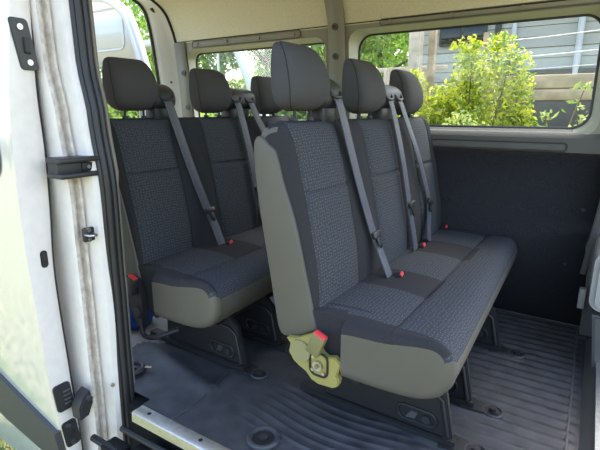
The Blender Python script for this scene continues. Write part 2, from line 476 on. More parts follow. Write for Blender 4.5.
# inner trim wall of the rear quarter (behind the seal)
box('guide_rail_upper_lip', (-1.515, .93, .955), (.09, .175, .018), M['hood'], jamb, .007, seg=3)
box('guide_rail_lower_lip', (-1.515, .93, .903), (.09, .175, .018), M['hood'], jamb, .007, seg=3)
box('guide_rail_web', (-1.525, .93, .929), (.06, .165, .045), M['hood'], jamb, .003)
rb_ = box('rail_stop', (-1.503, .955, .928), (.03, .045, .030), M['black'], jamb, .004)
cyl('stop_screw', (-1.488, .955, .928), (-1.484, .955, .928), .007, M['steel'], jamb, n=10)
st = box('striker_plate', (-1.488, .925, .688), (.016, .044, .052), M['hood'], jamb, .006)
cyl('striker_screw', (-1.48, .922, .706), (-1.475, .922, .706), .0075, M['chrome'], jamb)
cyl('striker_screw', (-1.48, .922, .670), (-1.475, .922, .670), .0075, M['chrome'], jamb)
tube('striker_loop', spline([(-1.48, .908, .69), (-1.455, .912, .69), (-1.455, .935, .688), (-1.48, .94, .688)], 5), .0045, M['steel'], jamb, 8)
cyl('plug', (-1.49, .953, .062), (-1.484, .953, .062), .008, M['wood'], jamb, n=12)
# lower roller arm of the sliding door runs in the step
prism('bump_block', [(.822, .02), (.845, .06), (.872, .075), (.880, .02), (.858, -.025), (.822, -.03)], 'x', -1.57, -1.51, M['hood'], jamb, bev=.005)
cyl('block_screw', (-1.51, .865, .045), (-1.505, .865, .045), .011, M['steel'], jamb)

# sill: aluminium step strip, black step below
sill = empty('step_strip', (-.778, .958, 0)); tag(sill, 'bright aluminium angle strip along the near edge of the floor', 'step strip')
prism('strip', [(-.028, .004), (.022, .004), (.022, .008), (-.024, .010), (-.030, .006), (-.032, -.030), (-.028, -.030)], 'x', -.57, 1.3, M['alu'], sill)
for x in (-.506, -.241, .03, .30): cyl('screw', (x, .0, .008), (x, .0, .0105), .008, M['black'], sill, n=10)
step = struct(box('trim_9', (-.18, .90, -.22), (2.3, .13, .20), M['mattblack'], bev=.012))
tube('lower_rail', [(-1.52, .865, -.135), (.9, .865, -.135)], .014, M['black'], step, 8)
tube('lower_rail_edge', [(-1.40, .915, -.075), (.9, .915, -.065)], .012, M['black'], step, 8)
box('rail_cover', (-1.40, .88, -.14), (.10, .07, .03), M['mattblack'], step, .01)
struct(box('trim_10', (-.6, 1.75, -.24), (4.2, 1.5, .40), M['mattblack'], bev=.02))

# front side: pillar trim and step edge to the cab on the far side
pil = struct(prism('trim_11', [(.06, -.01), (.052, .35), (.028, .45), (.075, .75), (.085, 1.0), (.06, 1.62), (.30, 1.62), (.30, -.01)], 'y', 2.56, 2.69, M['lowtrim'], bev=.02))
prism('wall_edge_trim', [(.022, .33), (.045, .33), (.082, .70), (.095, .95), (.075, .95), (.055, .70)], 'y', 2.55, 2.60, M['clad'], pil, bev=.006)
box('pale_patch', (.045, 2.52, .22), (.03, .05, .10), M['palegrey'], pil, .006)
cab = empty('cab_step_box', (.24, 2.2, 0)); tag(cab, 'pale grey moulded box at the right edge beyond the ribbed mat', 'step box')
prism('box_shell', rrect(-.175, .12, .30, .56, .05), 'y', -.06, .34, M['palegrey'], cab, bev=.02)
prism('box_base', [(-.12, .0), (-.155, .28), (.1, .28), (.1, 0)], 'y', -.04, .32, M['lowtrim'], cab, bev=.01)
edge = empty('floor_edge_strip', (.10, 1.8, 0)); tag(edge, 'scuffed pale metal edge strip along the right end of ribbed mat', 'edge strip')
prism('strip', [(-.010, .0), (.035, .0), (.035, .05), (.030, .055), (-.004, .012)], 'y', -.75, .70, M['lowtrim'], edge)
prism('lip', [(.028, .055), (.048, .055), (.048, .075), (.028, .072)], 'y', -.75, .62, M['alu'], edge)
struct(tube('trim_12', [(.052, 1.05, .004), (.052, 2.66, .004)], .005, M['lowtrim']))
struct(tube('trim_13', [(-.62, 2.675, .006), (.055, 2.668, .006), (.085, 2.60, .05), (.098, 2.56, .19)], .003, M['lowtrim']))

# ------------------------------------------------------------------ bench seats
BACK = [(-.247, .986), (-.236, .87), (-.222, .759), (-.19, .577), (-.162, .41), (-.145, .342), (-.119, .322), (-.062, .338), (-.012, .368), (.013, .415),
        (.010, .46), (-.002, .60), (-.022, .70), (-.046, .820), (-.053, .847), (-.059, .870), (-.078, .95), (-.100, 1.03), (-.122, 1.072), (-.160, 1.084), (-.213, 1.066), (-.242, 1.03)]
CUSH = [(-.05, .31), (-.045, .40), (-.01, .448), (.06, .458), (.17, .460), (.275, .452), (.298, .444), (.32, .453), (.43, .458), (.495, .447), (.530, .415), (.538, .37),
        (.522, .325), (.478, .282), (.40, .256), (.28, .246), (.12, .244), (-.02, .255)]
PAT = [(.020, .31), (.52, .83), (1.055, 1.30)]
WB = 1.385
def in_pat(y): return any(a < y < b for a, b in PAT)
def ends(y0, y1, r, mids):
    c = []
    for t in (0, .12, .3, .55, 1.): c.append((y0+r*t, r*(1-math.sqrt(max(0, 1-(1-t)**2))) if t < 1 else 0))
    c += [(y, 0) for y in mids if y0+r < y < y1-r]
    for t in (1., .55, .3, .12, 0): c.append((y1-r*t, r*(1-math.sqrt(max(0, 1-(1-t)**2))) if t < 1 else 0))
    return c
def mids_list():
    m = []
    for a, b in PAT:
        m += [a-.008, a, a+.008, b-.008, b, b+.008] + [a+(b-a)*t for t in (.15, .3, .45, .6, .75, .88)]
    m += [.40, .45, .93, 1.0, 1.34]
    return sorted(m)

def ribbon(name, pts, width, m, parent, side=(0, 1, 0), th=.0022):
    P = spline(pts, 6); S = Vector(side); vs = []; fs = []
    for i, p in enumerate(P):
        t = (P[min(i+1, len(P)-1)]-P[max(i-1, 0)]).normalized()
        s = (S-t*S.dot(t)).normalized(); nn = t.cross(s)
        for a, b in ((-.5, -1), (-.36, -.4), (-.30, -1), (.30, -1), (.36, -.4), (.5, -1), (.5, 1), (.36, .4), (.30, 1), (-.30, 1), (-.36, .4), (-.5, 1)):
            vs.append(p+s*a*width+nn*b*th)
    k = 12
    for i in range(len(P)-1):
        for q in range(k): fs.append((i*k+q, i*k+(q+1) % k, (i+1)*k+(q+1) % k, (i+1)*k+q))
    fs.append(tuple(range(k))); fs.append(tuple((len(P)-1)*k+q for q in range(k)))
    return mesh_obj(name, vs, fs, m, parent, angle=60)

def headrest(root, y, hw=.117, x=-.158, z0=1.116, z1=1.345):
    """cushioned headrest: superelliptic rings stacked in height, on two posts"""
    vs = []; fs = []; rows = []; n = 48
    #   t: height, half width, front x, back x
    S = [(0, .42, .0, -.036), (.03, .62, .020, -.050), (.09, .79, .040, -.060), (.17, .90, .054, -.064), (.28, .97, .064, -.065), (.42, 1., .065, -.065), (.56, .985, .059, -.065),
         (.70, .95, .048, -.064), (.82, .90, .033, -.062), (.91, .85, .015, -.059), (.965, .78, -.004, -.055), (.99, .70, -.014, -.050), (1., .58, -.022, -.044)]
    for t, w, fx, bx in S:
        z = z0+(z1-z0)*t; lean = -.012*t; row = []
        for k in range(n):
            a = 2*math.pi*k/n; c, s = math.cos(a), math.sin(a); e = 2/5.
            cx = math.copysign(abs(c)**e, c); sy = math.copysign(abs(s)**e, s)
            row.append(len(vs))
            vs.append((x+lean+(fx+bx)/2+(fx-bx)/2*cx, y+hw*w*sy, z))
        rows.append(row)
    for a, b in zip(rows, rows[1:]):
        for k in range(n): fs.append((a[k], a[(k+1) % n], b[(k+1) % n], b[k]))
    fs.append(tuple(rows[0])); fs.append(tuple(rows[-1]))
    h = mesh_obj('headrest', vs, fs, M['head'], root, angle=80)
    for sg in (-1, 1):
        pts = []
        for t, w, fx, bx in S[1:-1]:
            pts.append((x-.012*t+(fx+bx)/2+(fx-bx)/2*.45, y+sg*hw*w*.992, z0+(z1-z0)*t))
        tube('piping', pts, .0022, M['piping'], h, 6)
    for sg in (-1, 1):
        p = y+sg*.050
        cyl('post', (x, p, 1.07), (x, p, z0+.02), .0055, M['black'], h, n=10)
        cyl('post_collar', (x, p, 1.080), (x, p, 1.094), .013, M['hood'], h, n=12)
    return h

def belt_hood(root, y0, y1, exits):
    yc = (y0+y1)/2; w = y1-y0
    P = spline([(-.225, 1.135), (-.235, 1.19), (-.21, 1.232), (-.165, 1.238), (-.118, 1.21), (-.105, 1.16), (-.125, 1.128), (-.18, 1.122)], 4, True)
    P = [Vector((p.x, p.y)) for p in P]
    g = loft(P, [(y, i, None) for y, i in ends(y0, y1, .028, [yc])], lambda i, j, c: ('a', 0))
    v, f, mi = g['a']; h = mesh_obj('belt_guide', v, f, M['hood'], root, angle=70)
    box('guide_neck', (-.165, yc-.0, 1.10), (.075, w*.62, .07), M['hood'], h, .012)
    for e in exits:
        # dark mouth with a raised collar where the webbing comes out
        box('guide_mouth', (-.118, e, 1.172), (.030, .062, .020), M['black'], h, .006, Matrix.Rotation(R(35), 4, 'Y'))
        tube('mouth_collar', spline([(-.112, e-.036, 1.188), (-.100, e-.03, 1.172), (-.097, e, 1.166), (-.100, e+.03, 1.172), (-.112, e+.036, 1.188)], 4), .007, M['hood'], h, 8)
    return h

def belt(root, pts, latch, plate=True):
    b = ribbon('seat_belt', pts, .050, M['belt'], root)
    p, q = Vector(latch), Vector(pts[-1])
    d = (q-p).normalized()
    zz = -d; yy = (Vector((0, 1, 0))-zz*zz.y).normalized(); xx = yy.cross(zz)
    rot = Matrix((xx, yy, zz)).transposed().to_4x4()
    box('latch_plate', p+Vector((.006, 0, 0)), (.016, .062, .026), M['hood'], b, .005, rot)
    box('latch_tongue', p+d*.030+Vector((.008, 0, 0)), (.006, .026, .036), M['black'], b, .002, rot)
    cyl('stop_button', p+d*.05+Vector((.006, 0, 0)), p+d*.05+Vector((.014, 0, 0)), .007, M['black'], b, n=10)
    return b

def buckle(root, c, rot, body, s=(.022, .040, .062)):
    b = box('buckle', c, s, body, root, .004, rot)
    box('release_button', Vector(c)+rot @ Vector((0, 0, s[2]*.5-.003)), (s[0]*.92, s[1]*.92, .016), M['red'], b, .003, rot)
    return b

def leg(root, y, feet=True):
    """pressed steel leg: plate with turned rim, slot and foot bolts"""
    out = [(-.045, .03), (-.035, .22), (.10, .25), (.37, .255), (.425, .20), (.458, .03), (.44, .0), (-.02, .0)]
    l = prism('leg', out, 'y', y-.012, y+.012, M['black'], root, bev=.004)
    rim = [(x, y-.014, z) for x, z in [(.15, .196), (.38, .190), (.415, .165), (.442, .035), (.42, .018), (.12, .018)]]
    tube('leg_rim', rim, .008, M['black'], l, 8)
    tube('slot_rim', [(x, y-.014, z) for x, z in rrect(.26, .40, .045, .10, .025, 4)], .006, M['black'], l, 8, True)
    cyl('slot_bolt', (.365, y-.02, .07), (.365, y-.005, .07), .016, M['hood'], l, n=12)
    prism('slot_clip', [(.29, .055), (.31, .085), (.335, .085), (.325, .06)], 'y', y-.018, y-.01, M['steel'], l)
    for x in (.02, .09):
        cyl('leg_bolt', (x, y-.024, .145-.2*x), (x, y-.01, .145-.2*x), .014, M['hood'], l, n=12)
    # foot plates front and rear
    prism('foot', [(.42, y-.045), (.50, y-.035), (.56, y-.012), (.56, y+.012), (.50, y+.035), (.42, y+.045)], 'z', .004, .014, M['black'], l, bev=.003)
    tube('foot_ring', [(.535+.035*math.cos(a), y+.035*math.sin(a), .009) for a in [2*math.pi*k/20 for k in range(20)]], .006, M['rubber'], l, 6, True)
    cyl('foot_bolt', (.535, y, .006), (.535, y, .026), .014, M['black'], l, n=6)
    prism('rail_foot', [(-.16, 0), (-.16, .025), (.47, .03), (.47, 0)], 'y', y-.03, y+.02, M['black'], l, bev=.004)
    return l

def bench(loc, rz, label, row):
    root = empty('bench_seat', loc, rz); tag(root, label, 'bench seat', 'three-seat passenger benches')
    prof = spline(BACK, 4, True); prof = [Vector((p.x, p.y)) for p in prof]
    def bump(y):
        def f(i, p):
            if p.x < -.13 and p.y < 1.07: return 0
            if not (.40 < p.y < 1.075): return 0
            k = min(1, (p.y-.40)/.08, (1.08-p.y)/.05)
            for a, b in PAT:
                if a-.009 <= y <= b+.009:
                    if y <= a+.001 and y >= a-.001 or y >= b-.001 and y <= b+.001: return -.010*k
                    if p.x > -.13 and abs(p.y-.847) < .008: return -.002
                    t = (y-a)/(b-a); return .010*math.sin(math.pi*min(1, max(0, t)))**.5*k
            return .004*k if y > .31 else .016*k
        return f
    cols = [(y, i, bump(y)) for y, i in ends(-.006, WB, .035, mids_list())]
    def tf(i, j, c):
        if i < 0: return ('a', 1)
        if (c.x > -.135 or c.z > 1.06) and c.z > .40 and c.x > -.20 and in_pat(c.y) and c.z < 1.079:
            return ('a', 0)
        if c.x < -.15 and c.z < 1.06: return ('a', 2)
        return ('a', 1)
    v, f, mi = loft(prof, cols, tf)['a']
    mesh_obj('backrest', v, f, [M['pattern'], M['dark'], M['vinyl']], root, mi, angle=60)
    # grey vinyl side panel wrapping the near end
    P2 = spline([(.012, .385), (-.002, .44), (-.013, .497), (-.036, .592), (-.060, .694), (-.084, .778), (-.104, .832), (-.127, .893), (-.141, .945), (-.158, .990), (-.184, 1.008), (-.208, 1.030),
                 (-.234, 1.032), (-.250, .994), (-.243, .884), (-.226, .762), (-.194, .582), (-.166, .415), (-.149, .340), (-.118, .320), (-.06, .337), (-.01, .366)], 3, True)
    P2 = [Vector((p.x, p.y)) for p in P2]
    g = loft(P2, [(y, i, None) for y, i in ends(-.016, .022, .010, [])], lambda i, j, c: ('a', 0))
    v, f, mi = g['a']; sp = mesh_obj('side_panel', v, f, M['vinyl'], root, angle=60); sp['label'] = 'light grey vinyl side panel'
    # seat cushion
    pc = spline(CUSH, 4, True); pc = [Vector((p.x, p.y)) for p in pc]
    def cush_fn(y):
        def fnc(i, p):
            dx = -(.048+.062*y/1.38)*max(0, (p.x-.2)/.34)
            if y < .0 and p.x < .125: dx += .125-p.x
            dy = 0
            if 0 <= y <= .07:
                wgt = max(0, 1-abs(y-.028)/.04); dy = -.034*wgt*min(1, ((p.x-.27)/.25)**2)
            dz = 0
            if y < .0 and p.y > .34: dz = min(1, -y/.03)*min(1, (p.y-.34)/.06)*(-.030+.055*max(0, min(1, p.x/.46)))
            if y < .03 and p.y > .40: dz += .012*max(0, 1-abs(p.x-.298)/.03)
            return (dx, dy, dz)
        return fnc
    cols = [(y, i, cush_fn(y)) for y, i in ends(-.042, WB-.01, .034, [.008, .018, .028, .045, .07]+mids_list()[3:])]
    def tc(i, j, c):
        if i < 0: return ('skirt', 0)
        if c.x < .112 and c.y < .04: return ('top', 1)
        if 3 <= i < 41:
            yb = cols[j][0]
            if yb < .027 and i < 39: return ('top', 1)
            if c.y > WB-.055 and i < 39: return ('top', 1)
            if c.x < .30 and not in_pat(c.y) and c.y > .30: return ('top', 1)
            return ('top', 0)
        return ('skirt', 0)
    g = loft(pc, cols, tc)
    v, f, mi = g['top']; cu = mesh_obj('seat_cushion', v, f, [M['pattern'], M['dark']], root, mi, angle=70)
    v, f, mi = g['skirt']; sk = mesh_obj('cushion_skirt', v, f, M['vinyl'], root, angle=70); sk['label'] = 'grey vinyl skirt around the cushion'
    tube('corner_seam', [(.452, -.030, .405), (.462, -.034, .37), (.453, -.034, .33), (.43, -.030, .295)], .0025, M['piping'], sk, 6)
    # headrests, guides, belts
    for y, dz in ((.155, 0), (.655, .012), (1.155, .022)): headrest(root, y, z0=1.116-dz, z1=1.345-dz)
    belt_hood(root, .215, .37, [.300])
    belt_hood(root, .715, .98, [.790, .905])
    belt(root, [(-.125, .300, 1.172), (-.098, .302, 1.158), (-.075, .312, 1.08), (-.030, .355, .86), (.008, .398, .68), (.022, .412, .625), (.05, .425, .55), (.095, .425, .452)], (.024, .414, .63))
    belt(root, [(-.125, .790, 1.172), (-.098, .792, 1.158), (-.072, .795, 1.08), (-.028, .805, .90), (.010, .805, .72), (.020, .803, .67), (.036, .82, .57), (.05, .84, .462)], (.024, .804, .69))
    belt(root, [(-.125, .905, 1.172), (-.098, .91, 1.158), (-.072, .93, 1.08), (-.028, 1.01, .90), (.006, 1.09, .70), (.016, 1.095, .64), (.035, 1.06, .55), (.055, 1.02, .462)], (.018, 1.095, .655))
    for y, x in ((.445, .115), (.90, .05), (1.33, .03)):
        buckle(root, (x, y, .462), Matrix.Rotation(R(62), 4, 'Y') @ Matrix.Rotation(R(20), 4, 'Z'), M['hood'], (.016, .028, .044))
    # frame under the cushion
    leg(root, .165); leg(root, .42); leg(root, .93)
    tube('cross_tube', [(.34, .10, .225), (.34, 1.3, .225)], .018, M['black'], root, 10)
    tube('cross_tube', [(.0, .06, .19), (.0, 1.3, .19)], .020, M['black'], root, 10)
    box('seat_pan', (.19, .68, .252), (.34, 1.22, .022), M['black'], root, .006)
    return root

b1 = bench((-.74, 1.262, 0), R(-1.5), 'front bench seat with a hinge bracket tinted by yellow light, nearest the camera', 1)
b2 = bench((-1.635, 1.245, 0), R(-1.5), 'rear bench seat behind the black door seal, black hinge bracket', 2)

# hinge bracket of the front bench, yellow light painted into its colour
yb = -.038
hb = prism('hinge_bracket', [(-.095, .335), (-.078, .318), (-.085, .285), (-.066, .256), (-.040, .240), (-.012, .228), (.010, .205), (.038, .196), (.096, .200), (.116, .214), (.122, .238), (.112, .252), (.128, .302),
      (.102, .318), (.072, .309), (.055, .315), (.040, .340), (.024, .385), (.0, .372), (-.05, .345)], 'y', yb-.006, yb+.022, M['bracket'], b1, bev=.004)
cyl('pivot_cap', (-.030, yb-.014, .305), (-.030, yb, .305), .040, M['tintcap'], hb, r2=.042, n=28)
tube('recliner_rim', [(x, yb-.008, z) for x, z in rrect(.008, .078, .232, .318, .022, 4)], .004, M['black'], hb, 8, True)
cyl('recliner_hub', (.042, yb-.018, .272), (.042, yb-.004, .272), .018, M['steel'], hb, n=18)
cyl('recliner_core', (.042, yb-.024, .272), (.042, yb-.016, .272), .008, M['olive'], hb, n=12)
for dx, dz in ((-.02, .028), (.022, -.024), (-.022, -.02)): cyl('rivet', (.042+dx, yb-.014, .272+dz), (.042+dx, yb-.004, .272+dz), .006, M['steel'], hb, n=10)
bk = buckle(b1, (.046, yb-.028, .362), Matrix.Rotation(R(22), 4, 'Y') @ Matrix.Rotation(R(90), 4, 'Z'), M['olive'], (.026, .050, .080)); bk['label'] = 'olive belt buckle with a red button'
# hinge bracket of the rear bench, black, with its lever tube
hb2 = prism('hinge_bracket', [(-.065, .40), (-.07, .31), (-.035, .23), (.0, .175), (.045, .185), (.055, .24), (.05, .33), (.02, .40)], 'y', yb-.006, yb+.022, M['black'], b2, bev=.004)
cyl('pivot_cap', (.012, yb-.012, .25), (.012, yb, .25), .022, M['hood'], hb2, n=20)
bk2 = buckle(b2, (.008, yb-.020, .375), Matrix.Rotation(R(18), 4, 'Y') @ Matrix.Rotation(R(90), 4, 'Z'), M['hood'], (.024, .046, .085)); bk2['label'] = 'black belt buckle with a red button'
tube('tilt_lever', spline([(.045, yb-.02, .23), (.052, yb-.02, .17), (.075, yb-.02, .15), (.13, yb-.01, .158), (.20, yb+.06, .185)], 6), .011, M['black'], b2, 10)

# ------------------------------------------------------------------ loose things on the floor
def cloth_bundle(name, c, s, m, label, cat, seed):
    rnd = random.Random(seed); bm = bmesh.new(); bmesh.ops.create_icosphere(bm, subdivisions=4, radius=1)
    ph = [rnd.uniform(0, 6) for _ in range(6)]
    for v in bm.verts:
        p = v.co; k = 1+.10*math.sin(4*p.x+ph[0]+2*p.z)+.08*math.sin(6*p.y+ph[1]+3*p.x)+.05*math.sin(11*p.z+ph[2]+5*p.y)
        v.co = Vector((p.x*k*s[0], p.y*k*s[1], max(-.85, p.z*k)*s[2]))
    o = bm_obj(name, bm, m, angle=80); o.location = c; return tag(o, label, cat)
cloth_bundle('cloth_bag', (-1.98, 1.42, .10), (.12, .13, .12), M['blue'], 'crumpled blue cloth bag on the floor behind the rear bench', 'bag', 3)
wc = bmesh.new(); add_box(wc, (0, 0, 0), (.030, .010, .006), .002); wchip = bm_obj('wood_chip', wc, M['palewood']); wchip.location = (-1.545, 1.17, .012); wchip.rotation_euler = (0, 0, .5)
tag(wchip, 'small pale splinter on the rubber floor near the round hole', 'debris')

# ------------------------------------------------------------------ sliding door, slid back along the near side
sd = empty('sliding_door', (-1.6, .82, -.3)); tag(sd, 'white sliding side door slid back, its front edge at the left', 'door')
out = [(.811+.03, 1.75), (.811, 1.451), (.766, 1.151), (.751, .897), (.748, .744), (.748, .583), (.752, .413), (.764, .083), (.790, -.177), (.81, -.40)]
inn = [(.892+.02, 1.75), (.892, 1.465), (.876, 1.185), (.876, .985), (.866, .775), (.850, .536), (.856, .163), (.863, -.181), (.865, -.40)]
out = [(v.x, v.y) for v in spline([(a, b) for a, b in out], 5)]; inn = [(v.x, v.y) for v in spline(inn, 5)]
loc = Vector((-1.6, .82, -.3))
def rel(x, y, z): return Vector((x, y, z))-loc
# outer skin with rounded front edge
vs = []; fs = []; n = len(out)
for (dx, dy) in ((0, .012), (-.004, .004), (-.012, 0), (-.40, -.004), (-.80, .0), (-1.22, .01)):
    vs += [rel(-1.6+dx, y+dy, z) for y, z in out]
fs = [(r*n+i, r*n+i+1, (r+1)*n+i+1, (r+1)*n+i) for r in range(5) for i in range(n-1)]
mesh_obj('outer_skin', vs, fs, M['doorpaint'], sd, angle=75)
# end face
m_ = len(inn); zz = [1.74-2.12*i/40 for i in range(41)]
def interp(L, z):
    for (y0, z0), (y1, z1) in zip(L, L[1:]):
        if z1 <= z <= z0: return y0+(y1-y0)*(z-z0)/(z1-z0) if z1 != z0 else y0
    return L[-1][0]
vs = []; K = 6
for z in zz:
    a = interp(out, z)+.012; b = interp(inn, z)
    for x, t in ((-1.6, 0), (-1.597, .25), (-1.597, .7), (-1.601, .93), (-1.612, 1.)): vs.append(rel(x, a+(b-a)*t, z))
    vs.append(rel(-1.64, b+.004, z))
fs = [(i*K+k, i*K+k+1, (i+1)*K+k+1, (i+1)*K+k) for i in range(40) for k in range(K-1)]
mesh_obj('end_face', vs, fs, M['jamb'], sd, angle=60)
# inner skin
vs = []
for x in (-1.64, -2.82): vs += [rel(x, interp(inn, z)+.004, z) for z in zz]
fs = [(i, i+1, 41+i+1, 41+i) for i in range(40)]
mesh_obj('inner_skin', vs, fs, M['jamb'], sd)
tube('edge_seal', [rel(-1.625, interp(inn, z)+.006, z) for z in zz], .007, M['seal'], sd, 8)
# side window in the door
vs = []; g = rrect(-2.62, -1.655, .885, 1.42, .07)
dw = mesh_obj('door_window', [rel(x, interp(out, z)-.007, z) for x, z in g], [tuple(range(len(g)))], M['darkglass'], sd, smooth=False)
# cladding strip
cl = [(-2.7, .30), (-2.02, .075), (-1.60, -.085), (-1.60, -.26), (-2.02, -.19), (-2.7, .05)]
vs = [rel(x, interp(out, z)-.020, z) for x, z in cl]+[rel(x, interp(out, z)+.006, z) for x, z in cl]; n = len(cl)
mesh_obj('cladding', vs, [tuple(range(n)), tuple(range(n, 2*n))]+[(i, (i+1) % n, n+(i+1) % n, n+i) for i in range(n)], M['clad'], sd, smooth=False)
# hardware on the front edge
def plate(nm, yc, zc, w, h, m, slant=.0, th=.008, r=.012):
    pts = rrect(-w/2, w/2, -h/2, h/2, r, 4)
    pts = [(yc-.82+u+slant*v, zc+.3+v) for u, v in pts]
    return prism(nm, pts, 'x', .001, .001+th, m, sd, bev=.003)
cu = plate('upper_catch', .847, 1.325, .060, .158, M['clad'], slant=-.14)
def on(y, z, x=.010): return (x, y-.82, z+.3)
for y, z in ((.838, 1.377), (.856, 1.270)):
    cyl('catch_screw', on(y, z, .008), on(y, z, .014), .0095, M['steel'], sd, n=14)
box('catch_mouth', on(.853, 1.322, .008), (.008, .020, .052), M['black'], sd, .003)
prism('catch_lip', [(y-.82, z+.3) for y, z in rrect(.842, .858, 1.300, 1.346, .005, 3)], 'x', .006, .02, M['hood'], sd, bev=.002)
pl = plate('oval_grommet', .815, .606, .026, .064, M['hood'], r=.0125, th=.006)
box('grommet_slot', on(.815, .606, .007), (.006, .010, .034), M['black'], sd, .003)
ct = plate('contact_block', .812, .052, .066, .115, M['hood'], slant=-.08, th=.012, r=.014)
for i in range(4): box('contact_fin', on(.822, .078-.017*i, .016), (.010, .028, .007), M['clad'], sd, .002)
lt = plate('lower_latch', .822, -.115, .058, .115, M['hood'], slant=-.10, th=.010, r=.014)
for y, z in ((.812, -.075), (.824, -.155)): cyl('latch_screw', on(y, z, .010), on(y, z, .015), .009, M['steel'], sd, n=14)
box('latch_mouth', on(.822, -.115, .011), (.008, .022, .030), M['black'], sd, .003)

# ------------------------------------------------------------------ rear door, swung open on the far side
rd = empty('rear_door', (-3.0, 2.80, 0)); tag(rd, 'white rear van door swung open, seen behind the rear bench', 'door')
def dprof(off):  # door outline in (x,z): hinge edge follows the body, rounded top
    return [(-.28+off, -.1), (-.28+off, 1.15), (-.36+off, 1.54), (-.50+off, 1.90), (-.60+off, 2.0), (-.75+off, 2.075), (-1.02, 2.12), (-1.55-off, 2.12), (-1.55-off, -.1)]
bm = bmesh.new(); edges = []
def dring(pts):
    v = [bm.verts.new((x, 0, z)) for x, z in pts]; edges.extend(bm.edges.new((v[i], v[(i+1) % len(v)])) for i in range(len(v)))
dring([(v.x, v.y) for v in spline(dprof(0), 4, False)])
hole = rrect(-1.42, -.44, .95, 1.515, .07)
dring(hole)
bmesh.ops.triangle_fill(bm, use_beauty=True, edges=edges)
ip = bm_obj('inner_panel', bm, M['white'], rd)
sm = ip.modifiers.new('t', 'SOLIDIFY'); sm.thickness = .06; sm.offset = 0
tube('door_edge_bead', [(x, -.035, z) for x, z in [(v.x-.03, v.y-.03) for v in spline(dprof(0), 4)][2:-6]], .022, M['white'], rd, 8)
tube('window_bead', [(x, -.034, z) for x, z in hole], .014, M['reveal'], rd, 8, True)
tube('panel_bead', [(x, -.034, z) for x, z in rrect(-1.42, -.58, 1.64, 1.98, .06)], .010, M['white'], rd, 8, True)
v, f = prism_vf(hole, 'y', .0, .006); mesh_obj('pane', v, f, M['glass'], rd, smooth=False)
for z in (.35, 1.3): box('hinge', (-.16, .0, z), (.28, .03, .05), M['white'], rd, .008)

# ------------------------------------------------------------------ outside
ground = struct(mesh_obj('ground', [(-40, -30, -.55), (30, -30, -.55), (30, 3.4, -.55), (30, 6.2, .55), (30, 40, .9), (-40, 40, .9), (-40, 6.2, .55), (-40, 3.4, -.55)],
        [(0, 1, 2, 7), (7, 2, 3, 6), (6, 3, 4, 5)], M['grass'], smooth=False))
def leaves(name, centers, n, size, m, rnd, parent=None, flat=.3):
    vs = []; fs = []
    for _ in range(n):
        c, rad = rnd.choice(centers)
        while True:
            d = Vector((rnd.uniform(-1, 1), rnd.uniform(-1, 1), rnd.uniform(-1, 1)))
            if .15 < d.length < 1: break
        d = d*(d.length**-.35)
        p = Vector(c)+Vector((d.x*rad[0], d.y*rad[1], d.z*rad[2]))
        a = Vector((rnd.gauss(0, 1), rnd.gauss(0, 1), rnd.gauss(0, .8))).normalized(); b = a.orthogonal().normalized()
        b = Matrix.Rotation(rnd.uniform(0, 6.28), 3, a) @ b; nn = a.cross(b)
        s = size*rnd.uniform(.6, 1.3); k = len(vs)
        vs += [p-a*s, p-a*.2*s+b*s*.42+nn*s*.1, p+a*s*.9, p-a*.2*s-b*s*.42+nn*s*.1]
        fs += [(k, k+1, k+2), (k, k+2, k+3)]
    return mesh_obj(name, vs, fs, m, parent, smooth=False)

def shrub(name, base, stems, leafm, n, size, label, seed, spread=.10):
    rnd = random.Random(seed); root = empty(name, base); tag(root, label, 'shrub')
    cs = []; vs = []; fs = []
    for (dx, dy, h) in stems:
        pts = spline([(dx*.3, dy*.3, 0), (dx*.6, dy*.6, h*.4), (dx*.9+rnd.uniform(-.05, .05), dy*.9, h*.75), (dx+rnd.uniform(-.06, .06), dy, h)], 4)
        v, f = tube_vf(pts, [.014-.010*i/len(pts) for i in range(len(pts))], 5)
        o = len(vs); vs += v; fs += [tuple(q+o for q in ff) for ff in f]
        for i, p in enumerate(pts[2:]):
            t = i/len(pts); r = spread*(1.5-t)
            for _ in range(2): cs.append((p+Vector((rnd.uniform(-1, 1), rnd.uniform(-1, 1), rnd.uniform(-.4, .4)))*r*.6, (r, r, r)))
        cs.append((pts[-1], (spread*.35, spread*.35, spread*.7)))
    mesh_obj('stems', vs, fs, M['bark'], root)
    leaves('foliage', cs, n, size, leafm, rnd, root)
    return root
rs = random.Random(11)
shrub('bush', (-1.18, 4.15, -.35), [(-.52, 0, 1.42), (-.36, .1, 1.66), (-.22, -.1, 1.70), (-.08, .1, 1.60), (.05, 0, 1.55), (.20, .05, 1.78), (.30, -.1, 1.93), (.40, .1, 1.98), (.48, 0, 1.86), (.58, .1, 1.65), (.1, .2, 1.3), (-.4, .2, 1.2), (.65, .1, 1.4)],
      M['leafy'], 20000, .027, 'tall yellow-green bush outside the larger side window', 2, .16)
stm = [(rs.uniform(-1.1, 1.1), rs.uniform(-.12, .12), rs.uniform(1.22, 1.46)) for _ in range(26)]
shrub('hedge', (-.70, 3.25, -.4), stm, M['leafv'], 15000, .024, 'low pale variegated hedge along the bottom of the larger side window', 5, .12)
shrub('bush', (-.22, 3.95, -.35), [(-.1, 0, 1.45), (.05, 0, 1.62), (.12, .05, 1.5)], M['leafv'], 120, .038, 'sparse thin shoots before the plank wall, right end of window', 9, .07)

